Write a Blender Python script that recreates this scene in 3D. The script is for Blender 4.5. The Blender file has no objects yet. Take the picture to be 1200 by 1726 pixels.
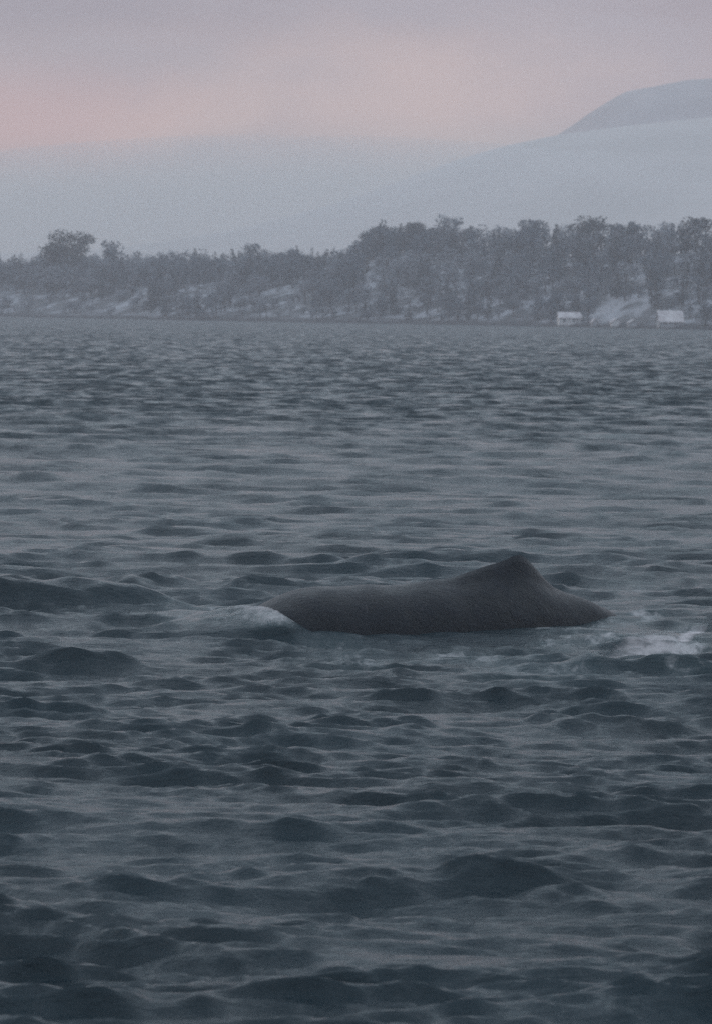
import bpy, math, random
import numpy as np
from mathutils import Matrix, Vector
random.seed(7)
S = bpy.context.scene
COL = S.collection

# ------------------------------------------------------------ camera, light
FPX = 6330.0                     # focal length in pixels of the 1200 x 1726 photograph
CAM_H = 5.0                      # eye height on the deck of a boat
cd = bpy.data.cameras.new('camera')
cam = bpy.data.objects.new('camera', cd); COL.objects.link(cam)
cd.sensor_fit = 'VERTICAL'; cd.sensor_height = 24.0; cd.lens = FPX / 1726.0 * 24.0
cd.clip_start = 0.5; cd.clip_end = 20000
CM = (Matrix.Rotation(math.radians(90 - 3.13), 3, 'X') @ Matrix.Rotation(math.radians(0.72), 3, 'Z'))
cam.matrix_world = Matrix.Translation((0, 0, CAM_H)) @ CM.to_4x4()
cd.dof.use_dof = True; cd.dof.focus_distance = 57.0; cd.dof.aperture_fstop = 2.4
S.camera = cam

SUN_EL, SUN_AZ = math.radians(9), math.radians(-62)      # low dusk light behind cloud, ahead and to the left
world = bpy.data.worlds.new('World'); S.world = world; world.use_nodes = True
nt = world.node_tree; nt.nodes.clear()
def N(t, typ, **kw):
    n = t.nodes.new(typ)
    for k, v in kw.items():
        if k in ('inp',):
            for a, b in v.items(): n.inputs[a].default_value = b
        else: setattr(n, k, v)
    return n
def math_node(t, op, a, b=None, c=None, clamp=False):
    n = t.nodes.new('ShaderNodeMath'); n.operation = op; n.use_clamp = clamp
    for i, v in enumerate((a, b, c)):
        if v is None: continue
        if isinstance(v, (int, float)): n.inputs[i].default_value = v
        else: t.links.new(v, n.inputs[i])
    return n.outputs[0]
def mix_col(t, f, a, b, blend='MIX'):
    n = t.nodes.new('ShaderNodeMix'); n.data_type = 'RGBA'; n.blend_type = blend
    for i, v in ((0, f), (6, a), (7, b)):
        if isinstance(v, (int, float)): n.inputs[i].default_value = v
        elif isinstance(v, tuple): n.inputs[i].default_value = (*v, 1)
        else: t.links.new(v, n.inputs[i])
    return n.outputs[2]
def smooth(t, v, a, b):
    n = t.nodes.new('ShaderNodeMapRange'); n.interpolation_type = 'SMOOTHSTEP'
    t.links.new(v, n.inputs[0]); n.inputs[1].default_value = a; n.inputs[2].default_value = b
    return n.outputs[0]
def noise(t, vec, scale, detail=3, rough=0.5, stretch=None, dist=0.0):
    if stretch:
        m = t.nodes.new('ShaderNodeMapping'); m.inputs['Scale'].default_value = stretch
        t.links.new(vec, m.inputs['Vector']); vec = m.outputs[0]
    n = t.nodes.new('ShaderNodeTexNoise'); n.inputs['Scale'].default_value = scale
    n.inputs['Detail'].default_value = detail; n.inputs['Roughness'].default_value = rough
    n.inputs['Distortion'].default_value = dist
    t.links.new(vec, n.inputs['Vector'])
    return n.outputs['Fac']

SKY_GAIN = 1.50
sky = N(nt, 'ShaderNodeTexSky', sky_type='NISHITA', sun_disc=False, sun_elevation=SUN_EL, sun_rotation=SUN_AZ)
tc = N(nt, 'ShaderNodeTexCoord'); d = tc.outputs['Generated']
sep = N(nt, 'ShaderNodeSeparateXYZ'); nt.links.new(d, sep.inputs[0])
ramp = N(nt, 'ShaderNodeValToRGB'); cr = ramp.color_ramp; cr.interpolation = 'EASE'
zs = math_node(nt, 'POWER', math_node(nt, 'MAXIMUM', sep.outputs['Z'], 0.0), 0.5)   # spreads the low sky
nt.links.new(zs, ramp.inputs[0])
stops = [(0.0, (0.28, 0.30, 0.34)), (0.17, (0.36, 0.31, 0.33)), (0.205, (0.47, 0.325, 0.31)), (0.24, (0.375, 0.24, 0.25)),
         (0.29, (0.245, 0.165, 0.20)), (0.36, (0.44, 0.48, 0.53)), (0.50, (0.46, 0.60, 0.665)), (0.7, (0.49, 0.65, 0.74)), (1.0, (0.47, 0.63, 0.72))]
while len(cr.elements) < len(stops): cr.elements.new(0.5)
for e, (p, c) in zip(cr.elements, stops): e.position = p; e.color = (*c, 1)
cloud = noise(nt, d, 9.0, 4, 0.5, (1, 1, 3.2), 0.4)
cloud2 = noise(nt, d, 22.0, 4, 0.55, (1, 1, 2.2), 0.3)
cl = math_node(nt, 'ADD', math_node(nt, 'MULTIPLY', cloud, 0.75), math_node(nt, 'MULTIPLY', cloud2, 0.25))
clf = smooth(nt, cl, 0.42, 0.58)
c1 = mix_col(nt, math_node(nt, 'MULTIPLY', clf, 0.75), ramp.outputs[0], (0.30, 0.225, 0.265))
# dusk glow through thin places in the cloud, and a darker mauve mass high on the left
def lobe(cx, cz, rx, rz):
    a = math_node(nt, 'DIVIDE', math_node(nt, 'SUBTRACT', sep.outputs['X'], cx), rx); b_ = math_node(nt, 'DIVIDE', math_node(nt, 'SUBTRACT', sep.outputs['Z'], cz), rz)
    q = math_node(nt, 'SQRT', math_node(nt, 'ADD', math_node(nt, 'MULTIPLY', a, a), math_node(nt, 'MULTIPLY', b_, b_)))
    q = math_node(nt, 'ADD', q, math_node(nt, 'MULTIPLY', math_node(nt, 'SUBTRACT', cloud2, .5), 1.2))
    return math_node(nt, 'SUBTRACT', 1.0, smooth(nt, q, .1, 1.1))
c1 = mix_col(nt, math_node(nt, 'MULTIPLY', lobe(-.10, .048, .065, .026), .7), c1, (0.51, 0.26, 0.255))
c1 = mix_col(nt, math_node(nt, 'MULTIPLY', lobe(.01, .053, .08, .026), .7), c1, (0.55, 0.36, 0.33))
c1 = mix_col(nt, math_node(nt, 'MULTIPLY', lobe(-.085, .088, .075, .035), .7), c1, (0.175, 0.115, 0.165))
# low stratus along the horizon with a soft wavy top
el = math_node(nt, 'ADD', sep.outputs['Z'], math_node(nt, 'MULTIPLY', math_node(nt, 'SUBTRACT', noise(nt, d, 7.0, 3, .5, (1, 1, .3)), 0.5), 0.016))
el = math_node(nt, 'SUBTRACT', el, math_node(nt, 'MULTIPLY', sep.outputs['X'], 0.045))
st = math_node(nt, 'SUBTRACT', 1.0, smooth(nt, el, 0.030, 0.052))
c1 = mix_col(nt, st, c1, (0.232, 0.25, 0.285))
c2 = mix_col(nt, 0.02, c1, sky.outputs[0], 'MIX')
bg = N(nt, 'ShaderNodeBackground'); nt.links.new(c2, bg.inputs[0]); bg.inputs[1].default_value = SKY_GAIN
wo = N(nt, 'ShaderNodeOutputWorld'); nt.links.new(bg.outputs[0], wo.inputs[0])

sl = bpy.data.lights.new('sun', 'SUN'); sl.energy = 0.25; sl.angle = math.radians(25); sl.color = (1.0, 0.86, 0.80)
sun = bpy.data.objects.new('sun', sl); COL.objects.link(sun)
sdir = Vector((math.sin(SUN_AZ) * math.cos(SUN_EL), math.cos(SUN_AZ) * math.cos(SUN_EL), math.sin(SUN_EL)))
sun.rotation_euler = sdir.to_track_quat('Z', 'Y').to_euler()

S.view_settings.view_transform = 'Standard'; S.view_settings.look = 'None'
S.view_settings.exposure = 0.0; S.view_settings.gamma = 1.0; S.view_settings.use_curve_mapping = False
S.render.engine = 'CYCLES'
S.cycles.max_bounces = 5; S.cycles.volume_bounces = 1; S.cycles.caustics_reflective = False
S.cycles.use_denoising = False      # keeps the grain of a dusk exposure

# ------------------------------------------------------------ helpers
def ray(px, py):
    v = CM @ Vector((px - 600.0, 863.0 - py, -FPX)); return v / v.y
def at(px, py, Y):                       # world point seen at a pixel at depth Y
    r = ray(px, py); return Vector((r.x * Y, Y, CAM_H + r.z * Y))
def water_at(px, py):
    r = ray(px, py); Y = -CAM_H / r.z; return Vector((r.x * Y, Y, 0))
def material(name, color, rough=0.8, **kw):
    m = bpy.data.materials.new(name); m.use_nodes = True
    b = m.node_tree.nodes['Principled BSDF']
    b.inputs['Base Color'].default_value = (*color, 1); b.inputs['Roughness'].default_value = rough
    for k, v in kw.items(): b.inputs[k].default_value = v
    return m, m.node_tree, b
def varied(name, ca, cb, scale, rough=0.85, bump=0.0, lo=0.35, hi=0.65, detail=5):
    m, t, b = material(name, ca, rough)
    g = t.nodes.new('ShaderNodeNewGeometry')
    f = noise(t, g.outputs['Position'], scale, detail, 0.6)
    t.links.new(mix_col(t, smooth(t, f, lo, hi), ca, cb), b.inputs['Base Color'])
    if bump:
        bp = t.nodes.new('ShaderNodeBump'); bp.inputs['Distance'].default_value = bump
        t.links.new(f, bp.inputs['Height']); t.links.new(bp.outputs[0], b.inputs['Normal'])
    return m
def np_mesh(name, V, F, mats, parent=None, smooth_shade=True, mi=None):
    me = bpy.data.meshes.new(name)
    V = np.asarray(V, dtype=np.float32); F = np.asarray(F, dtype=np.int32)
    n = F.shape[1]
    me.vertices.add(len(V)); me.vertices.foreach_set('co', V.ravel())
    me.loops.add(F.size); me.loops.foreach_set('vertex_index', F.ravel())
    me.polygons.add(len(F)); me.polygons.foreach_set('loop_start', np.arange(0, F.size, n, dtype=np.int32))
    for m in (mats if isinstance(mats, (list, tuple)) else [mats]): me.materials.append(m)
    if mi is not None: me.polygons.foreach_set('material_index', np.asarray(mi, dtype=np.int32))
    me.polygons.foreach_set('use_smooth', np.full(len(F), smooth_shade))
    me.update(calc_edges=True)
    o = bpy.data.objects.new(name, me); COL.objects.link(o)
    if parent: o.parent = parent
    return o
def tag(o, label=None, cat=None, group=None, kind=None):
    for k, v in (('label', label), ('category', cat), ('group', group), ('kind', kind)):
        if v: o[k] = v
    return o
def empty(name, loc, rz=0.0):
    o = bpy.data.objects.new(name, None); COL.objects.link(o); o.location = loc; o.rotation_euler = (0, 0, rz)
    return o
def grid_faces(nr, nc):
    i = np.arange(nr - 1)[:, None] * nc + np.arange(nc - 1)[None, :]
    return np.stack([i, i + 1, i + nc + 1, i + nc], -1).reshape(-1, 4)
def sstep(x, a, b):
    t = np.clip((x - a) / (b - a), 0, 1); return t * t * (3 - 2 * t)
def vnoise(x, y, seed=0):                # smooth value noise, vectorised
    xi = np.floor(x).astype(np.int64); yi = np.floor(y).astype(np.int64); fx = x - xi; fy = y - yi
    fx = fx * fx * (3 - 2 * fx); fy = fy * fy * (3 - 2 * fy)
    def h(a, b):
        n = (a * 374761393 + b * 668265263 + seed * 1442695041) & 0xffffffff
        n = ((n ^ (n >> 13)) * 1274126177) & 0xffffffff
        return ((n ^ (n >> 16)) & 0xffff) / 65535.0
    return (h(xi, yi) * (1 - fx) + h(xi + 1, yi) * fx) * (1 - fy) + (h(xi, yi + 1) * (1 - fx) + h(xi + 1, yi + 1) * fx) * fy
def fbm(x, y, seed=0, o=4):
    s = 0; a = 0.5; tot = 0
    for k in range(o):
        s = s + a * vnoise(x * 2 ** k, y * 2 ** k, seed + k * 17); tot += a; a *= 0.55
    return s / tot

# ------------------------------------------------------------ the whale's line (used by water too)
WX = lambda px, Y: ray(px, 1000).x * Y
# stations: x, y (depth), top height z, half width, full depth of the body below the top
prof = []
for px, Y, z, hw, dp in [(-300, 56.2, -2.2, .10, .3), (-180, 56.4, -1.7, .55, .9), (-40, 56.7, -1.15, 1.0, 1.6), (110, 57.0, -.75, 1.3, 2.3), (250, 57.4, -.35, 1.42, 2.7),
                         (350, 57.8, -.05, 1.42, 2.8), (430, 58.0, .30, 1.38, 2.8), (480, 58.15, .58, 1.40, 2.75), (560, 58.3, .655, 1.36, 2.7), (650, 58.5, .66, 1.30, 2.55),
                         (740, 58.8, .66, 1.16, 2.3), (830, 59.2, .65, 1.0, 2.0), (900, 59.6, .59, .85, 1.75), (950, 60.0, .47, .72, 1.5), (1000, 60.3, .29, .58, 1.25),
                         (1035, 60.5, .13, .50, 1.1), (1100, 61.0, -.35, .38, .9), (1190, 61.9, -1.3, .26, .7), (1300, 62.6, -2.2, .16, .45), (1360, 63.0, -2.7, .06, .2)]:
    prof.append((WX(px, Y), Y, z, hw, dp))
prof = np.array(prof)
def body_at(x):
    return [np.interp(x, prof[:, 0], prof[:, k]) for k in range(1, 5)]
for _ in range(1):                      # resample and soften the stations
    xs = np.linspace(prof[0, 0], prof[-1, 0], 260)
    r = np.stack([xs] + [np.interp(xs, prof[:, 0], prof[:, k]) for k in range(1, 5)], 1)
    ker = np.hanning(13); ker /= ker.sum()
    for k in range(1, 5):
        p = np.pad(r[:, k], 6, mode='edge'); r[:, k] = np.convolve(p, ker, 'valid')
    BODY = r
# dorsal hump and fin: extra height over the smooth back, by pixel column
finx = np.array([WX(p, 59.4) for p in (640, 700, 760, 800, 830, 850, 864, 876, 888, 902, 918, 935, 960, 990)])
finz = np.array([0, .03, .12, .22, .325, .405, .475, .49, .42, .29, .16, .06, .01, 0])

# ------------------------------------------------------------ water
def ocean_bands(L, n, lam_lo, lam_hi, seed, wind, spread):
    """random sea patches (height, dx, dy) periodic over L metres, one wavelength band"""
    rng = np.random.default_rng(seed)
    k1 = np.fft.fftfreq(n, L / n) * 2 * math.pi
    kx, ky = np.meshgrid(k1, k1); k = np.hypot(kx, ky); k[0, 0] = 1e-6
    lam = 2 * math.pi / k
    w = np.exp(-0.5 * (np.log(lam / math.sqrt(lam_lo * lam_hi)) / (0.5 * math.log(lam_hi / lam_lo))) ** 2 * .45)
    c = np.abs((kx * math.cos(wind) + ky * math.sin(wind)) / k) ** spread
    A = np.sqrt(w * (c + 0.006)) * k ** -2.0
    A[0, 0] = 0
    h = A * (rng.normal(size=(n, n)) + 1j * rng.normal(size=(n, n)))
    H = np.real(np.fft.ifft2(h)); 
    DX = np.real(np.fft.ifft2(1j * kx / k * h)); DY = np.real(np.fft.ifft2(1j * ky / k * h))
    s = H.std()
    return H / s, DX / s, DY / s
def sample(tile, x, y, L):
    n = tile.shape[0]; u = (x / L * n) % n; v = (y / L * n) % n
    i = u.astype(np.int32) % n; j = v.astype(np.int32) % n; fu = u - np.floor(u); fv = v - np.floor(v); i1 = (i + 1) % n; j1 = (j + 1) % n
    return (tile[j, i] * (1 - fu) + tile[j, i1] * fu) * (1 - fv) + (tile[j1, i] * (1 - fu) + tile[j1, i1] * fu) * fv
# rows: spacing grows with distance
rows = [-2500, -1200, -600, -300, -150, -70, -30, -10, 0, 6, 10, 13, 16, 18, 19.5, 20.5]
y = 21.3
while y < 1420:
    rows.append(y)
    y += max(0.05, min(0.55 * y * y / 18750.0, 0.42)) if y < 260 else 0.42 * (y / 260) ** 2.6
rows += [1500, 1700, 2200, 2690]
rows = np.array(rows); NR = len(rows)
dense = np.linspace(-1, 1, 520)
outer = np.array([1.05, 1.12, 1.22, 1.36, 1.55, 1.8, 2.2, 2.8, 3.8, 5.5, 8, 12, 20, 40, 80])
half = np.maximum(0.135 * np.maximum(rows, 0) + 0.6, 3.0)
Yg = np.repeat(rows[:, None], 520 + 30, 1)
uu = np.concatenate([-outer[::-1], dense, outer])
Xg = half[:, None] * uu[None, :]
lim = 1480.0                                   # the sheet ends at the same side edge everywhere
Xg[:, 0] = -lim; Xg[:, -1] = lim; Xg = np.clip(Xg, -lim, lim)
for r in range(NR):                            # keep clipped columns distinct
    a = np.where(Xg[r] >= lim)[0]
    if len(a) > 1: s0 = Xg[r, a[0] - 1]; Xg[r, a] = np.linspace(s0, lim, len(a) + 1)[1:]
    a = np.where(Xg[r] <= -lim)[0]
    if len(a) > 1: s0 = Xg[r, a[-1] + 1]; Xg[r, a] = np.linspace(-lim, s0, len(a) + 1)[:-1]
spc = np.maximum(np.gradient(Yg, axis=0), np.abs(np.gradient(Xg, axis=1)))
Z = np.zeros_like(Xg); DX = np.zeros_like(Xg); DY = np.zeros_like(Xg)
# tile length, cells, wavelengths, rms height, wind heading
BANDS = [(211.0, 512, 9.0, 20.0, 0.050, 1.45, 6), (97.0, 512, 4.0, 8.0, 0.046, 1.65, 5), (41.0, 512, 1.8, 3.6, 0.043, 1.5, 4.5),
         (19.3, 512, .85, 1.7, 0.0350, 1.65, 3.5), (8.9, 512, .38, .8, 0.0290, 1.5, 3), (4.1, 512, .18, .36, 0.0160, 1.5, 2.5)]
gust = 0.50 + .95 * sstep(fbm(Xg / 1.3 + 40, Yg / 2.2, 5, 4), .25, .75)
calm = np.ones_like(Xg)
bx = np.clip(Xg, BODY[0, 0], BODY[-1, 0])
b_y, b_z, b_hw = [np.interp(bx, BODY[:, 0], BODY[:, k]) for k in (1, 2, 3)]
mound_c = water_at(392, 1045)
mr = np.sqrt(((Xg - WX(395, 58)) / 1.15) ** 2 + ((Yg - 58.0) / 1.8) ** 2)
mound = 1 - sstep(mr, 0.55, 1.15)
calm = (1 - 0.75 * mound) * (1 - .5 * (1 - sstep(np.hypot((Xg - 1.9) / 5.2, (Yg - 59.2) / 3.6), .5, 1.0)))
for q, (L, n, lo, hi, amp, wd, sp) in enumerate(BANDS):
    H, A, B = ocean_bands(L, n, lo, hi, 11 + q, wd, sp)
    th = (.16, -.12, .2, -.2, .1, -.15)[q]; ca, sa = math.cos(th), math.sin(th)
    xr = Xg * ca + Yg * sa + 13 * q; yr = -Xg * sa + Yg * ca + 7 * q
    att = amp * (1 + (.15 if q < 3 else 0) * (1 - sstep(Yg, 27, 36))) * (1 - sstep(spc / lo, 0.35, 1.1)) * calm * (gust if hi < 5 else 1)
    xr = xr / (1.2, 1.5, 2.0, 2.3, 2.3, 1.9)[q]; h = sample(H, xr, yr, L); a = sample(A, xr, yr, L); b = sample(B, xr, yr, L)
    Z += h * att
    ch = (.9, .9, .9, .8, .6, .45)[q]
    DX += ch * att * (a * ca - b * sa); DY += ch * att * (a * sa + b * ca)
# water heaped over the whale's shoulders at the left, ending in a steep lip
lip = WX(458, 58) + 0.10 * np.sin(Yg * 3.1) + 0.34 * np.clip(58.3 - Yg, -.4, 1.6)
mz = np.interp(Xg, [WX(p, 58) for p in (235, 275, 320, 370, 420, 480, 560)], [0, .08, .17, .27, .36, .49, .53])
tt = (Yg - 58.05) / 1.62
side = np.clip(1 - tt ** 2, 0, 1) ** 0.75
over = mz * side * (1 - sstep(Xg, lip - 0.50, lip + 0.16) ** 1.5) * (.86 + .28 * fbm(Xg * 2.6, Yg * 2.6, 61, 4))
Z += 0.40 * np.exp(-((Yg - 61.1 - .12 * (Xg + 4)) / np.where(Yg < 61.1 + .12 * (Xg + 4), .42, 1.6)) ** 2) * (1 - sstep(Xg, -3.7, -2.5)) * sstep(Xg, -11, -6) * (.8 + .4 * fbm(Xg * 1.1, Yg * .5, 62, 3))
Zw = Z.copy()
Z = np.where(over > 0.01, np.maximum(Z * (1 - 0.8 * sstep(over, 0, .3)) , 0) * 0 + (Z * (1 - 0.85 * sstep(over, 0, .35)) + over), Z)
fade = 1 - sstep(np.abs(over), 0.02, 0.2)
Xw = Xg + DX * fade; Yw = Yg + DY * fade
# a shallow trough runs along the near flank
Z = Z - .08 * np.exp(-((Xg - 1.6) / 3.0) ** 2 - ((Yg - 56.6) / 1.3) ** 2)
# far shore: sheet dips a touch under the bank
V = np.stack([Xw, Yw, Z], -1).reshape(-1, 3)

# foam amounts as a vertex attribute (0..1): real patches of churned water
def blob(px, py, rx, ry, ang=0.0, inner=0.2):
    c = water_at(px, py); e = water_at(px, py + ry); ryw = abs(c.y - e.y); rxw = rx / FPX * c.y
    dx = Xg - c.x; dy = Yg - c.y
    t = math.tan(math.radians(ang)) * (ryw / max(ry, 1))      # tilt in the picture -> shear on the sea
    dy = dy - dx * (FPX / c.y) * t
    q = np.sqrt((dx / rxw) ** 2 + (dy / ryw) ** 2)
    return 1 - sstep(q, inner, 1.0)
streak = fbm(Xg * 2.2, Yg * 0.9, 31, 5)
foam = np.zeros_like(Xg)
def add(f, k): 
    global foam
    foam = np.maximum(foam, f * k)
add(blob(1130, 1082, 120, 32, 10), .9); add(blob(1160, 1070, 42, 12, 18), 1.0); add(blob(960, 1068, 120, 22, 0), .55)
add(blob(590, 1105, 150, 30), .42); add(blob(560, 1080, 110, 12), .22); add(blob(820, 1095, 200, 20), .40); add(blob(1080, 985, 90, 16), .35)
add(blob(900, 1120, 200, 40), .3); add(blob(330, 1040, 110, 34), .45); add(blob(1060, 1050, 120, 10, 6), .55); add(blob(1010, 1075, 170, 12, 4), .6); add(blob(1120, 1120, 120, 14, -4), .35)
foam = foam * (0.45 + 1.1 * sstep(streak, .35, .65))
veil = sstep(Xg, WX(395, 58), WX(445, 58)) * sstep(over, .04, .3)
crown = sstep(over, .18, .50) * sstep(Xg, WX(315, 58), WX(410, 58)) * (1 - sstep(Xg, lip - .02, lip + .14))
foam = np.maximum(foam, np.maximum(np.maximum(.72 * veil, 1.2 * crown), .42 * sstep(over, .05, .25)) * (0.75 + .4 * streak))
# thin fringe where water laps the skin
bz = b_z; wl = np.sqrt(np.clip(1 - ((1.3 - np.clip(bz, 0, 1.3)) / 1.3) ** 2, 0, 1)) * b_hw
fr = np.exp(-((np.abs(Yg - b_y) - wl) / 0.14) ** 2) * (bz > 0.02)
foam = np.maximum(foam, .62 * fr * sstep(streak, .3, .6))

wm, t, b = material('sea_water', (0.018, 0.030, 0.038), 0.12)
b.inputs['IOR'].default_value = 1.333
g = t.nodes.new('ShaderNodeNewGeometry'); P = g.outputs['Position']
fa = t.nodes.new('ShaderNodeAttribute'); fa.attribute_name = 'foam'
fine = noise(t, P, 11.0, 6, 0.66, (.55, 1, 1), .3)
mid = noise(t, P, 1.6, 5, 0.6, (1, .7, 1), .3)
big = noise(t, P, 0.22, 4, 0.6, (1, .5, 1))
sp = t.nodes.new('ShaderNodeSeparateXYZ'); t.links.new(P, sp.inputs[0])
far = smooth(t, sp.outputs['Y'], 55, 210)              # where the sheet is too coarse to carry the chop itself
cm = t.nodes.new('ShaderNodeMapping'); cm.inputs['Scale'].default_value = (1.5, 1, 1); t.links.new(P, cm.inputs['Vector'])
cn = t.nodes.new('ShaderNodeTexNoise'); cn.inputs['Scale'].default_value = .5; cn.inputs['Detail'].default_value = 5; cn.inputs['Roughness'].default_value = .6
t.links.new(cm.outputs[0], cn.inputs['Vector'])
def vm(op, a, b_):
    n = t.nodes.new('ShaderNodeVectorMath'); n.operation = op
    for i, v in enumerate((a, b_)):
        if isinstance(v, tuple): n.inputs[i].default_value = v
        else: t.links.new(v, n.inputs[3 if (op == 'SCALE' and i == 1) else i])
    return n.outputs[0]
slopes = vm('MULTIPLY', vm('SUBTRACT', cn.outputs['Color'], (.5, .64, .5)), (1.3, 2.5, 0))
slopes = vm('SCALE', slopes, far)
rm_ = t.nodes.new('ShaderNodeMapping'); rm_.inputs['Scale'].default_value = (.45, 1, 1); t.links.new(P, rm_.inputs['Vector'])
rn = t.nodes.new('ShaderNodeTexNoise'); rn.inputs['Scale'].default_value = 2.6; rn.inputs['Detail'].default_value = 5; rn.inputs['Roughness'].default_value = .72
t.links.new(rm_.outputs[0], rn.inputs['Vector'])        # wind ripples
slopes = vm('ADD', slopes, vm('MULTIPLY', vm('SUBTRACT', rn.outputs['Color'], (.5, .5, .5)), (.32, .62, 0)))
hgt = math_node(t, 'ADD', math_node(t, 'MULTIPLY', fine, 0.065), math_node(t, 'MULTIPLY', mid, 0.15))
bp = t.nodes.new('ShaderNodeBump'); bp.inputs['Distance'].default_value = 1.0; bp.inputs['Strength'].default_value = 0.6
t.links.new(hgt, bp.inputs['Height']); t.links.new(vm('NORMALIZE', vm('ADD', bp.outputs[0], slopes), (0, 0, 0)), b.inputs['Normal'])
brk = noise(t, P, 7.0, 6, 0.68, (1, .45, 1), .6)
fm = smooth(t, math_node(t, 'ADD', fa.outputs['Fac'], math_node(t, 'MULTIPLY', math_node(t, 'SUBTRACT', brk, 0.5), 1.3)), 0.30, 1.05)
wc = mix_col(t, smooth(t, big, .35, .65), (0.006, 0.018, 0.026), (0.010, 0.026, 0.036))
wc = mix_col(t, math_node(t, 'MULTIPLY', fa.outputs['Fac'], .45, clamp=True), wc, (0.10, 0.15, 0.16))   # aerated water
t.links.new(mix_col(t, fm, wc, (0.46, 0.445, 0.455)), b.inputs['Base Color'])
t.links.new(math_node(t, 'ADD', math_node(t, 'MULTIPLY', fm, 0.6), 0.16), b.inputs['Roughness'])
water = np_mesh('sea_water', V, grid_faces(NR, Xg.shape[1]), wm)
tag(water, 'choppy dark blue grey sea reaching to the wooded shore', kind='structure')
at_ = water.data.attributes.new('foam', 'FLOAT', 'POINT'); at_.data.foreach_set('value', foam.astype(np.float32).ravel())

# ------------------------------------------------------------ whale
sm, t, b = material('whale_skin', (0.022, 0.022, 0.026), 0.38, **{'Specular IOR Level': 0.22})
g = t.nodes.new('ShaderNodeNewGeometry'); P = g.outputs['Position']
f1 = noise(t, P, 3.0, 6, 0.65); f2 = noise(t, P, 26, 4, .6, (1, 1, .4)); f3 = noise(t, P, 5, 3, .5, (3.5, 1, .6), 1.0)
c = mix_col(t, smooth(t, f1, .35, .7), (0.002, 0.004, 0.008), (0.006, 0.009, 0.016))
c = mix_col(t, math_node(t, 'MULTIPLY', smooth(t, f3, .66, .74), .35), c, (0.12, 0.11, 0.12))
t.links.new(c, b.inputs['Base Color'])
t.links.new(math_node(t, 'ADD', math_node(t, 'MULTIPLY', f1, .5), .10), b.inputs['Roughness'])
bp = t.nodes.new('ShaderNodeBump'); bp.inputs['Distance'].default_value = .06; bp.inputs['Strength'].default_value = .8
t.links.new(math_node(t, 'ADD', f1, math_node(t, 'MULTIPLY', f2, .4)), bp.inputs['Height']); t.links.new(bp.outputs[0], b.inputs['Normal'])
nseg = 72
wv, wf = [], []
ang = np.linspace(0, 2 * math.pi, nseg, endpoint=False)
for (x, yy, zt, hw, dp) in BODY:
    fz = np.interp(x, finx, finz)
    cx, sx = np.sin(ang), np.cos(ang)                     # sx=1 at the top of the back
    yo = np.sign(cx) * np.abs(cx) ** 0.96 * hw * 1.12
    zo = zt - dp * .5 + np.sign(sx) * np.abs(sx) ** .95 * dp * .5
    zo = zo + fz * (0.45 * np.exp(-(yo / .45) ** 2) + 0.55 * np.exp(-(yo / .15) ** 2)) * (sx > 0)
    zo = zo + 0.012 * np.sin(x * 7.3 + ang * 3) * (hw > .3)
    wv += [(x, yy + a, z) for a, z in zip(yo, zo)]
nb = len(BODY)
for i in range(nb - 1):
    for j in range(nseg):
        j2 = (j + 1) % nseg; wf.append((i * nseg + j, i * nseg + j2, (i + 1) * nseg + j2, (i + 1) * nseg + j))
def cap(i, flip):
    c = len(wv); wv.append(tuple(np.mean(np.array(wv[i * nseg:(i + 1) * nseg]), 0)))
    for j in range(0, nseg, 2):
        a, b_, c_ = i * nseg + j, i * nseg + (j + 1) % nseg, i * nseg + (j + 2) % nseg
        wf.append((a, b_, c_, c) if not flip else (c_, b_, a, c))
cap(0, False); cap(nb - 1, True)
def blade(root, tip, chord, tipchord, thick, bend):       # flippers and flukes, below the surface
    base = len(wv); n = 14; root, tip = Vector(root), Vector(tip)
    for k in range(n):
        u = k / (n - 1); p = root.lerp(tip, u) + Vector(bend) * math.sin(u * math.pi / 2)
        ch = (chord * (1 - u) + tipchord * u) * (1 + .12 * math.sin(u * 22)); th = thick * (1 - .8 * u)
        for q in range(8):
            a = q / 8 * 2 * math.pi; wv.append((p.x + math.cos(a) * ch, p.y, p.z + math.sin(a) * th))
    for k in range(n - 1):
        for q in range(8):
            q2 = (q + 1) % 8; wf.append((base + k * 8 + q, base + k * 8 + q2, base + (k + 1) * 8 + q2, base + (k + 1) * 8 + q))
    for k in (0, n - 1):
        o = base + k * 8; wf.append((o, o + 1, o + 2, o + 3)); wf.append((o + 3, o + 4, o + 5, o)); wf.append((o + 5, o + 6, o + 7, o))
xf = BODY[60, 0]
for s in (-1, 1):
    blade((xf, BODY[60, 1] + s * .9, -2.0), (xf + 1.2, BODY[60, 1] + s * 4.4, -3.2), .5, .12, .13, (0, 0, 0))
    blade((BODY[-1, 0] - .1, BODY[-1, 1], -2.85), (BODY[-1, 0] + .9, BODY[-1, 1] + s * 1.9, -3.1), .5, .08, .07, (0, 0, 0))
whale = np_mesh('whale', wv, wf, sm)
tag(whale, 'dark wet whale back with a low pointed dorsal fin arching above the choppy sea', 'whale')

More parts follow.
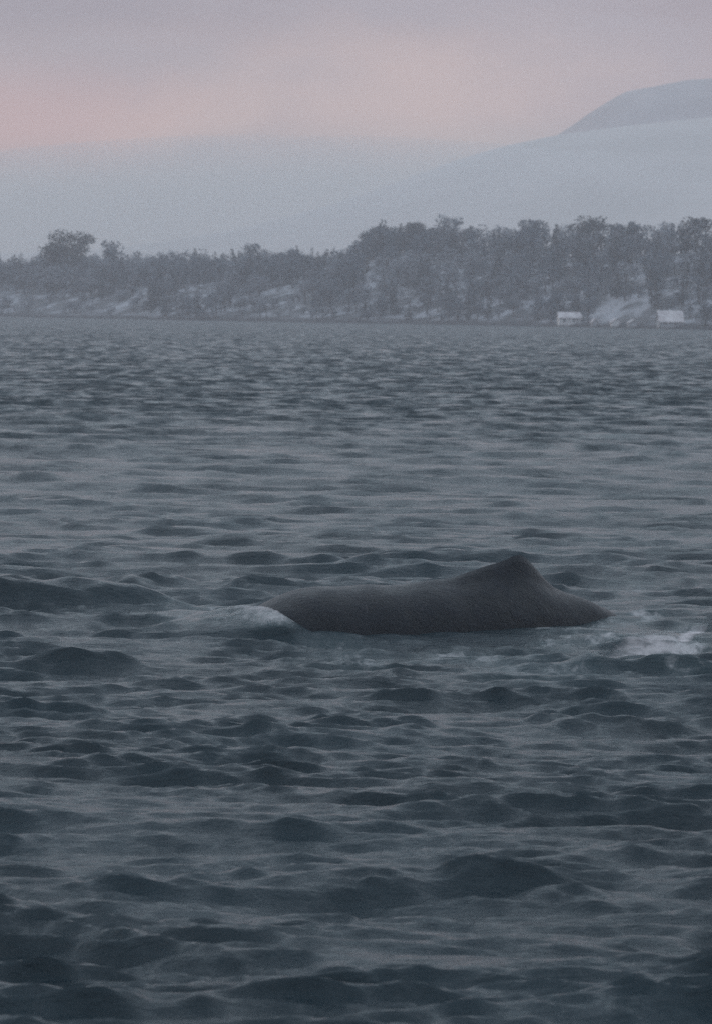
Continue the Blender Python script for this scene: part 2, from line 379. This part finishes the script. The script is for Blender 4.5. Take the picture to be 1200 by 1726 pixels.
# ------------------------------------------------------------ foam streak and crown as lifted sheets
def foam_sheet(name, mask, label, lift=0.006):
    idx = -np.ones(Xg.size, dtype=np.int64); Fq = grid_faces(NR, Xg.shape[1])
    mk = mask.ravel(); keep = Fq[(mk[Fq] > 0.02).any(1)]
    u = np.unique(keep); idx[u] = np.arange(len(u))
    vv = V[u].copy(); vv[:, 2] += lift
    o = np_mesh(name, vv, idx[keep], FOAM)
    o.data.attributes.new('foam', 'FLOAT', 'POINT').data.foreach_set('value', mk[u].astype(np.float32))
    tag(o, label, kind='stuff'); return o
FOAM, t, b = material('foam', (0.60, 0.56, 0.575), .8)
g = t.nodes.new('ShaderNodeNewGeometry'); P = g.outputs['Position']
fa = t.nodes.new('ShaderNodeAttribute'); fa.attribute_name = 'foam'
br = noise(t, P, 6.0, 7, 0.66, (.6, .6, 1), .4)
al = smooth(t, math_node(t, 'ADD', fa.outputs['Fac'], math_node(t, 'MULTIPLY', math_node(t, 'SUBTRACT', br, 0.5), 1.3)), 0.35, 1.35)
t.links.new(al, b.inputs['Alpha'])
m1 = np.maximum(1.05 * blob(1165, 1070, 60, 9, 18), .85 * blob(1090, 1088, 120, 26, 8))
foam_sheet('sea_foam', m1, 'streak of pale foam trailing on the water right of the whale tail')
m2 = crown
foam_sheet('sea_foam', m2, 'white foam breaking over the water heaped at the left end of the whale back')

# ------------------------------------------------------------ far shore
def shore_y(x): return 1130 - 1.25 * x + 10 * np.sin(x / 23.0) + 5 * np.sin(x / 7.3)
def bank_h(x):                                         # height of the wooded bank's brow
    px = 600 + x / 1150 * FPX
    return 13 + 9 * sstep(px, 560, 640) + 3 * (fbm(x / 40.0, x * 0 + 3, 8, 3) - .5)
def bank_z(x, dy):
    return -0.6 + 1.5 * sstep(dy, 0, 6) + (bank_h(x) - .9) * sstep(dy, 4, 110) ** .8 + 1.2 * (fbm(x / 15, dy / 15, 4, 4) - .5) * sstep(dy, 3, 20)
bxs = np.concatenate([np.linspace(-700, -170, 60), np.linspace(-165, 165, 331), np.linspace(170, 700, 60)])
bds = np.concatenate([np.linspace(-3, 12, 16), np.linspace(14, 130, 59), np.linspace(140, 330, 12)])
BX, BD = np.meshgrid(bxs, bds); BZ = bank_z(BX, BD)
bank_m = varied('snowy_scrub', (0.08, 0.085, 0.095), (0.36, 0.37, 0.41), 0.10, .9, lo=.44, hi=.62)
bt = bank_m.node_tree; bb_ = bt.nodes['Principled BSDF']; src = bb_.inputs['Base Color'].links[0].from_socket   # wave-washed dark rock at the waterline
gg = bt.nodes.new('ShaderNodeNewGeometry'); sz_ = bt.nodes.new('ShaderNodeSeparateXYZ'); bt.links.new(gg.outputs['Position'], sz_.inputs[0])
bt.links.new(mix_col(bt, smooth(bt, math_node(bt, 'ADD', sz_.outputs['Z'], math_node(bt, 'MULTIPLY', noise(bt, gg.outputs['Position'], .25, 4), 2.0)), 1.6, 3.2), (0.035, 0.037, 0.045), src), bb_.inputs['Base Color'])
bank = np_mesh('snowy_bank', np.stack([BX, shore_y(BX) + BD, BZ], -1).reshape(-1, 3), grid_faces(len(bds), len(bxs)), bank_m)
tag(bank, 'snow patched bank rising from the far waterline', kind='structure')

# smooth snow slope beyond the wood
sx_ = np.linspace(-760, 760, 200)
def crest(pts, Y, x):
    xs = np.array([at(px, py, Y).x for px, py in pts]); zs = np.array([at(px, py, Y).z for px, py in pts])
    i = np.interp(x, xs, zs); k = np.hanning(9); k /= k.sum()
    return np.convolve(np.pad(i, 4, mode='edge'), k, 'valid')
def ridge(name, pts, Y, foot, front, back, mat, label, xr, n=200, rough=1.0, seed=3):
    xs = np.linspace(*xr, n); c = crest(pts, Y, xs)
    us = np.concatenate([np.linspace(0, 1, 34), 1 + np.linspace(.05, 1, 12)])
    X, U = np.meshgrid(xs, us); C = np.repeat(c[None, :], len(us), 0)
    Yw = np.where(U <= 1, Y - front * (1 - U), Y + back * (U - 1))
    h = np.where(U <= 1, sstep(U, -.25, 1.0), 1 - sstep(U, 1, 2.0))
    Zr = foot + (C - foot) * h + rough * (fbm(X / 60, Yw / 60, seed, 5) - .5) * 6
    o = np_mesh(name, np.stack([X, Yw, Zr], -1).reshape(-1, 3), grid_faces(len(us), n), mat)
    tag(o, label, kind='structure'); return o
snow_m = varied('snow_slope', (0.62, 0.575, 0.565), (0.56, 0.52, 0.51), 0.012, .9)
ridge('snow_hill', [(-2600, 440), (-1200, 400), (-300, 430), (0, 430), (200, 420), (400, 390), (560, 350), (680, 305), (800, 262), (940, 228), (1200, 196), (1500, 175), (2200, 230), (3200, 380)],
      1850, -2, 480, 500, snow_m, 'smooth snow covered hill fading into mist behind the wood', (-760, 760), 220, .5)
rock_m = varied('bluish_rock', (0.42, 0.375, 0.38), (0.52, 0.47, 0.475), 0.02, .9)
ridge('mountain', [(780, 300), (900, 255), (945, 226), (985, 192), (1040, 160), (1100, 150), (1200, 128), (1400, 90), (1800, 110), (2400, 260), (2900, 400)],
      2420, -2, 260, 240, rock_m, 'bluish mountain shoulder rising out of mist at the right', (70, 900), 160, 2.0, 9)

# ------------------------------------------------------------ trees
bark = varied('bark', (0.05, 0.045, 0.045), (0.09, 0.08, 0.08), 1.0)
leaf_d = varied('dark_evergreen_foliage', (0.045, 0.055, 0.065), (0.08, 0.09, 0.105), .8)
leaf_m = varied('bare_twig_foliage', (0.08, 0.10, 0.13), (0.15, 0.175, 0.21), .12)
leaf_f = varied('frosted_foliage', (0.14, 0.155, 0.18), (0.28, 0.30, 0.34), .12)
leaf_dd = varied('dense_dark_foliage', (0.022, 0.028, 0.032), (0.045, 0.052, 0.06), .8)
def tree_arrays(kind, rng, h, w, nleaf):
    tv, tf = [], []
    def tube(p0, p1, r0, r1):
        b0 = len(tv); p0, p1 = np.array(p0), np.array(p1)
        for p, r in ((p0, r0), (p1, r1)):
            for q in range(5):
                a = q / 5 * 6.283; tv.append((p[0] + r * math.cos(a), p[1] + r * math.sin(a), p[2]))
        for q in range(5): tf.append((b0 + q, b0 + (q + 1) % 5, b0 + 5 + (q + 1) % 5, b0 + 5 + q))
    lobes = []
    if kind == 'conifer':
        tube((0, 0, -.5), (0, 0, h * .97), .16 + h * .012, .03)
        for k in range(9):
            u = (k + .5) / 9; z = h * (.05 + .93 * u); rad = w * .5 * (1 - u) ** .8 * rng.uniform(.8, 1.2) + .25
            lobes.append((np.array([0, 0, z]), np.array([rad, rad, h * .07]), rad * rad + .5))
    else:
        tube((0, 0, -.5), (0, 0, h * .5), .16 + h * .014, .12)
        tops = []
        for k in range(9 if nleaf < 900 else 20):
            a = rng.uniform(0, 6.283); z0 = h * rng.uniform(.22, .5); rr = w * .5 * rng.uniform(.35, .85); z1 = h * rng.uniform(.16, .92)
            rr *= math.sqrt(max(.15, 1 - ((z1 / h - .5) / .55) ** 2))
            p1 = (rr * math.cos(a), rr * math.sin(a), z1); tube((0, 0, z0), p1, .10, .03)
            lobes.append((np.array(p1), np.array([w * .2, w * .2, h * .13]) * rng.uniform(.7, 1.25), 1.0))
        lobes.append((np.array([0, 0, h * .75]), np.array([w * .26, w * .26, h * .2]), 1.6))
    wgt = np.array([l[2] for l in lobes]); wgt /= wgt.sum()
    pick = rng.choice(len(lobes), nleaf, p=wgt)
    d_ = rng.normal(size=(nleaf, 3)); d_ /= np.linalg.norm(d_, axis=1)[:, None]
    rad = rng.uniform(.35, 1.08, (nleaf, 1)) ** .6
    C = np.array([lobes[k][0] for k in pick]) + d_ * rad * np.array([lobes[k][1] for k in pick])
    sz = rng.uniform(.18, .5, (nleaf, 1)) * (.6 + .04 * min(h, 11))
    a = rng.normal(size=(nleaf, 3)); a /= np.linalg.norm(a, axis=1)[:, None]
    bb = np.cross(a, rng.normal(size=(nleaf, 3))); bb /= np.linalg.norm(bb, axis=1)[:, None]
    lv = np.stack([C - a * sz, C - bb * sz * .6, C + a * sz, C + bb * sz * .6], 1).reshape(-1, 3)
    lf = np.arange(nleaf * 4).reshape(-1, 4)
    return np.array(tv), np.array(tf), lv, lf
rng = np.random.default_rng(5)
protos = {}
for kn, kd, mt, n in (('conifer', 'conifer', 0, 3), ('broad', 'broad', 1, 5), ('frost', 'broad', 2, 3), ('shrub', 'broad', 1, 2), ('paleshrub', 'broad', 2, 2)):
    protos[kn] = []
    for k in range(n):
        h, w = {'conifer': (10, 4.2), 'shrub': (3.2, 4.5), 'paleshrub': (3.0, 4.5)}.get(kn, (9.5, 7.5))
        protos[kn].append(tree_arrays(kd, rng, h, w, 290 if 'shrub' not in kn else 150) + (mt,))
# clearings, as (px, py, rx, ry) where the snowy bank shows between the trees
CLEAR = [(115, 512, 58, 22), (190, 518, 60, 18), (240, 498, 14, 20), (335, 492, 34, 12), (480, 498, 34, 20), (512, 515, 18, 14),
         (625, 470, 22, 30), (410, 530, 22, 12), (960, 470, 22, 14), (700, 505, 14, 16), (1005, 545, 8, 12), (30, 497, 40, 8)]
def to_px(p):
    v = CM.transposed() @ (Vector(p) - Vector((0, 0, CAM_H))); return 600 - v.x / v.z * FPX, 863 + v.y / v.z * FPX
wv_ = {0: [], 1: [], 2: [], 3: []}; wn = {0: 0, 1: 0, 2: 0, 3: 0}; wf_ = {0: [], 1: [], 2: [], 3: []}
HOUSES = [(1131, 557, 60, 28), (960, 557, 40, 24), (1131, 556, 42, 28), (1038, 557, 15, 14), (1070, 557, 18, 13), (1003, 556, 9, 13)]
tries = 0; placed = 0
while placed < 1620 and tries < 9000:
    tries += 1
    dy = rng.uniform(4, 150) ** 1.0; x = rng.uniform(-155, 160)
    Y = float(shore_y(x) + dy); z = float(bank_z(np.array(x), np.array(dy)))
    px, py = to_px((x, Y, z))
    dens = fbm(np.array(x / 14.0), np.array(dy / 22.0), 77, 3)
    kn = rng.choice(['conifer', 'broad', 'frost', 'shrub', 'paleshrub'], p=[.14, .34, .10, .24, .18])
    if dens > .55 and kn in ('broad', 'shrub'): kn = 'frost' if kn == 'broad' else 'paleshrub'
    if dens < .42 and kn == 'frost': kn = 'broad'
    pr = protos[kn][rng.integers(len(protos[kn]))]
    sc = rng.uniform(.7, 1.15) * (1.0 if dy > 25 else .75)
    top = to_px((x, Y, z + 9 * sc))[1] if 'shrub' not in kn else py - 15
    bad = False
    for cx, cy, rx, ry in CLEAR:
        for q in np.linspace(.1, .6, 4):
            yy = py + (top - py) * q
            if ((px - cx) / rx) ** 2 + ((yy - cy) / ry) ** 2 < 1 and rng.random() < (.55 if 'shrub' in kn else .9): bad = True
    for cx, cy, w, h in HOUSES:
        if abs(px - cx) < w / 2 + 8 and dy < 14: bad = True
    if bad: continue
    placed += 1
    a = rng.uniform(0, 6.283); R = np.array([[math.cos(a), -math.sin(a), 0], [math.sin(a), math.cos(a), 0], [0, 0, 1]])
    for (vv, ff, key) in ((pr[0], pr[1], 3), (pr[2], pr[3], pr[4])):
        v2 = (vv * sc) @ R.T + np.array([x, Y, z])
        wv_[key].append(v2); wf_[key].append(ff + wn[key]); wn[key] += len(v2)
for cx, cy, rx, ry in CLEAR:
    for _ in range(int(rx * ry / 55)):
        qx = rng.normal(cx, rx * .5); dy = rng.uniform(3, 75); x = float(ray(qx, 500).x * 1150)
        for _k in range(3): Y = float(shore_y(x) + dy); x = float(ray(qx, 500).x * Y)
        z = float(bank_z(np.array(x), np.array(dy))); px, py = to_px((x, Y, z))
        if abs(py - cy) > ry * 1.2 or any(abs(px - hx) < hw_ / 2 + 8 and dy < 14 for hx, _a, hw_, _b in HOUSES): continue
        pr = protos['paleshrub' if rng.random() < .6 else 'shrub'][rng.integers(2)]; sc = rng.uniform(.45, 1.1)
        for (vv, ff, key) in ((pr[0], pr[1], 3), (pr[2], pr[3], pr[4])):
            wv_[key].append(vv * sc + np.array([x, Y, z])); wf_[key].append(ff + wn[key]); wn[key] += len(vv)
for _ in range(170):                                   # the low brow on the left is closed by scrubby trees
    x = rng.uniform(-150, 4); dy = rng.uniform(70, 135); Y = float(shore_y(x) + dy); z = float(bank_z(np.array(x), np.array(dy)))
    pr = protos['broad'][rng.integers(5)]; sc = rng.uniform(.7, .95)
    for (vv, ff, key) in ((pr[0], pr[1], 3), (pr[2], pr[3], pr[4])):
        wv_[key].append(vv * sc + np.array([x, Y, z])); wf_[key].append(ff + wn[key]); wn[key] += len(vv)
for key, mt, nm, lb in ((0, leaf_d, 'evergreen_wood', 'dark evergreen crowns massed on the far snowy shore'), (1, leaf_m, 'bare_wood', 'grey leafless crowns massed on the far snowy shore'),
                        (2, leaf_f, 'frosted_wood', 'pale frosted crowns and scrub among the far trees'), (3, bark, 'wood_trunks', 'trunks and branches of the massed trees on the far shore')):
    o = np_mesh(nm, np.concatenate(wv_[key]), np.concatenate(wf_[key]), mt, smooth_shade=False); tag(o, lb, kind='stuff')
def single_tree(px, dy, top_py, width_px, kind, label, cat='tree', mt=None, nleaf=1500):
    x = ray(px, 500).x * 1140
    for _ in range(4): Y = float(shore_y(x) + dy); x = ray(px, 500).x * Y
    z = float(bank_z(np.array(x), np.array(dy))); h = at(px, top_py, Y).z - z
    r = empty('tree', (x, Y, z)); tag(r, label, cat)
    a = tree_arrays(kind, rng, h, width_px / FPX * Y, nleaf)
    np_mesh('trunk', a[0], a[1], bark, r, False); np_mesh('crown', a[2], a[3], mt or leaf_d, r, False)
single_tree(118, 100, 388, 104, 'broad', 'dark round crowned tree standing above the left skyline of the far wood', mt=leaf_dd, nleaf=6500)
single_tree(186, 104, 403, 46, 'broad', 'smaller grey tree just right of the dark round one on the left skyline', mt=leaf_m)
single_tree(640, 100, 380, 62, 'broad', 'tall dark tree where the skyline of the wood steps up near the centre', mt=leaf_d, nleaf=2000)
single_tree(694, 105, 374, 66, 'broad', 'broad dark tree second along the raised skyline right of the step', mt=leaf_d, nleaf=2000)
single_tree(755, 108, 362, 60, 'broad', 'pale frosted tree on the raised skyline right of centre', mt=leaf_f)
single_tree(892, 104, 370, 70, 'broad', 'grey tree on the skyline between the pale tree and the tallest crown', mt=leaf_m)
single_tree(1005, 108, 361, 90, 'broad', 'tallest dark crown on the right skyline above the white houses', mt=leaf_d, nleaf=2400)
single_tree(1170, 100, 363, 60, 'broad', 'dark tree on the skyline close to the right edge', mt=leaf_d, nleaf=2000)
single_tree(1078, 100, 374, 60, 'broad', 'low grey tree on the skyline between the two dark right hand crowns', mt=leaf_m)
single_tree(430, 104, 408, 50, 'broad', 'grey tree on the low skyline left of centre', mt=leaf_m)
single_tree(268, 60, 446, 14, 'conifer', 'slim dark conifer rising beside the left clearing', mt=leaf_d, nleaf=700)

# ------------------------------------------------------------ waterfront houses
wall_w = varied('painted_boards', (0.78, 0.77, 0.78), (0.66, 0.65, 0.67), .8); roof_s = varied('snowy_roof', (0.72, 0.68, 0.70), (0.50, 0.46, 0.48), .6)
wall_g = varied('grey_boards', (0.42, 0.43, 0.46), (0.34, 0.35, 0.38), .8); glass, _, _ = material('window_glass', (0.05, 0.06, 0.07), .1)
trim, _, _ = material('door_paint', (0.30, 0.30, 0.33), .6); stone = varied('stone_footing', (0.16, 0.16, 0.17), (0.24, 0.24, 0.25), 1.2)
def box_arrays(x0, x1, y0, y1, z0, z1):
    v = [(x, y, z) for z in (z0, z1) for y in (y0, y1) for x in (x0, x1)]
    return v, [(0, 1, 3, 2), (4, 6, 7, 5), (0, 4, 5, 1), (1, 5, 7, 3), (3, 7, 6, 2), (2, 6, 4, 0)]
def bx(name, mat, parent, *a):
    v, f = box_arrays(*a); f = [q[::-1] for q in f]; return np_mesh(name, v, f, mat, parent, False)
def house(px, py, wpx, hpx, label, wallm, dy=3.0, roof_frac=.45, cat='house', gable=False, doors=1, wins=2):
    x = ray(px, 550).x * 1080
    for _ in range(4): Y = float(shore_y(x) + dy); x = ray(px, 550).x * Y
    base = at(px, py, Y).z - .2; base = max(base, .3); s = Y / FPX; W, H = wpx * s, hpx * s; D = max(3.0, W * .8)
    r = empty('house' if cat == 'house' else 'boathouse', (x, Y, base), -.70); tag(r, label, cat)
    r.rotation_euler.z = 0.10
    bx('footing', stone, r, -W / 2 - .1, W / 2 + .1, -.1, D + .1, -1.5, .25)
    hw = H * (1 - roof_frac); w, d2 = W / 2, D
    if gable:   # gable end facing the water
        v = [(-w, 0, .25), (w, 0, .25), (w, 0, hw), (0, 0, H - .15), (-w, 0, hw), (-w, d2, .25), (w, d2, .25), (w, d2, hw), (0, d2, H - .15), (-w, d2, hw)]
        me = bpy.data.meshes.new('wall'); me.from_pydata(v, [], [(0, 1, 2, 3, 4), (9, 8, 7, 6, 5), (1, 6, 7, 2), (5, 0, 4, 9)]); me.materials.append(wallm)
        wo_ = bpy.data.objects.new('wall', me); COL.objects.link(wo_); wo_.parent = r
        rv, e, tk = [], .25, .18
        for s_ in (-1, 1):
            b0 = len(rv); sl_ = (H - .15 - hw) / w
            for yy in (-e, d2 + e): rv += [(0, yy, H - .12), (s_ * (w + e), yy, hw - sl_ * e + .03), (s_ * (w + e), yy, hw - sl_ * e + .03 + tk), (0, yy, H - .12 + tk)]
        me = bpy.data.meshes.new('roof'); me.from_pydata(rv, [], [q for b0 in (0, 8) for q in [(b0, b0+1, b0+2, b0+3), (b0+7, b0+6, b0+5, b0+4), (b0+3, b0+2, b0+6, b0+7), (b0, b0+4, b0+5, b0+1), (b0+1, b0+5, b0+6, b0+2)]])
    else:       # eaves facing the water, the snowy roof pitch seen over the wall
        v = [(-w, 0, .25), (w, 0, .25), (w, 0, hw), (-w, 0, hw), (-w, d2, .25), (w, d2, .25), (w, d2, hw), (-w, d2, hw), (-w, d2 / 2, H - .15), (w, d2 / 2, H - .15)]
        me = bpy.data.meshes.new('wall'); me.from_pydata(v, [], [(0, 1, 2, 3), (7, 6, 5, 4), (1, 5, 6, 9, 2), (4, 0, 3, 8, 7)]); me.materials.append(wallm)
        wo_ = bpy.data.objects.new('wall', me); COL.objects.link(wo_); wo_.parent = r
        rv, e, tk = [], .3, .18; sl_ = (H - .15 - hw) / (d2 / 2)
        for s_ in (-1, 1):
            for xx in (-w - e, w + e):
                ye = -e if s_ < 0 else d2 + e
                rv += [(xx, d2 / 2, H - .12), (xx, ye, hw - sl_ * e + .03), (xx, ye, hw - sl_ * e + .03 + tk), (xx, d2 / 2, H - .12 + tk)]
        me = bpy.data.meshes.new('roof'); me.from_pydata(rv, [], [q for b0 in (0, 8) for q in [(b0, b0+1, b0+2, b0+3), (b0+7, b0+6, b0+5, b0+4), (b0+3, b0+2, b0+6, b0+7), (b0, b0+4, b0+5, b0+1), (b0+1, b0+5, b0+6, b0+2)]])
    me.materials.append(roof_s); ro = bpy.data.objects.new('roof', me); COL.objects.link(ro); ro.parent = r
    for k in range(wins):
        cx = -w * .55 + k * w * .9
        f = bx('window', trim, r, cx - .32, cx + .32, -.06, .04, hw * .50, hw * .50 + .75)
        bx('pane', glass, f, cx - .25, cx + .25, -.075, -.05, hw * .50 + .07, hw * .50 + .68)
    if doors: bx('door', trim, r, w * .70 - .3, w * .70 + .3, -.05, .04, .26, min(2.0, hw * .85))
house(960, 556, 36, 23, 'white waterfront house, the brightest and leftmost large one on the far shore', wall_w, roof_frac=.42)
house(1131, 555, 40, 29, 'larger pale house with a snowy pitched roof near the right edge of the shore', wall_g, roof_frac=.62)
house(1038, 557, 15, 14, 'small white gabled boathouse between the two larger shore houses', wall_w, cat='boathouse', gable=True, wins=0)
house(1068, 557, 17, 13, 'small grey boathouse just left of the larger pale house', wall_g, cat='boathouse', gable=True, wins=0)
house(1002, 556, 9, 13, 'narrow grey gabled hut right beside the bright white house', wall_g, cat='boathouse', gable=True, wins=0, doors=0)

# ------------------------------------------------------------ haze
hv, hf = box_arrays(-1500, 1500, -2600, 2740, -4, 215)
hm = bpy.data.materials.new('haze_air'); hm.use_nodes = True; t = hm.node_tree; t.nodes.clear()
pv = t.nodes.new('ShaderNodeVolumePrincipled'); pv.inputs['Color'].default_value = (0.92, 0.89, 0.93, 1); pv.inputs['Density'].default_value = 0.00039
om = t.nodes.new('ShaderNodeOutputMaterial'); t.links.new(pv.outputs[0], om.inputs['Volume'])
fm_ = bpy.data.materials.new('fog'); fm_.use_nodes = True; t = fm_.node_tree; t.nodes.clear()
pf = t.nodes.new('ShaderNodeVolumePrincipled'); pf.inputs['Color'].default_value = (0.97, 0.955, 0.965, 1); pf.inputs['Density'].default_value = 0.0042
om = t.nodes.new('ShaderNodeOutputMaterial'); t.links.new(pf.outputs[0], om.inputs['Volume'])
fv, ff_ = [], []
for cx, cy, cz, rx, ry, rz in ((-20, 1660, 18, 300, 150, 62),):
    b0 = len(fv)
    for i_ in range(25):
        th = math.pi * i_ / 24
        for j_ in range(48):
            ph = 2 * math.pi * j_ / 48
            w_ = 1 + .10 * math.sin(3 * ph + 1) * math.sin(th) + .05 * math.sin(7 * ph) * math.sin(th) ** 2
            fv.append((cx + rx * math.sin(th) * math.cos(ph) * w_, cy + ry * math.sin(th) * math.sin(ph) * w_, cz + rz * math.cos(th) * (1 + .04 * math.sin(5 * ph) * math.sin(th))))
    for i_ in range(24):
        for j_ in range(48):
            k_ = (j_ + 1) % 48; ff_.append((b0 + i_ * 48 + j_, b0 + (i_ + 1) * 48 + j_, b0 + (i_ + 1) * 48 + k_, b0 + i_ * 48 + k_))
fg = np_mesh('fog_bank', fv, ff_, fm_); tag(fg, 'low pale fog bank lying behind the wood against the snow slope', kind='stuff')
hz = np_mesh('haze', hv, [q[::-1] for q in hf], hm, smooth_shade=False)
tag(hz, 'pale dusk haze over the sea and the far shore', kind='stuff')
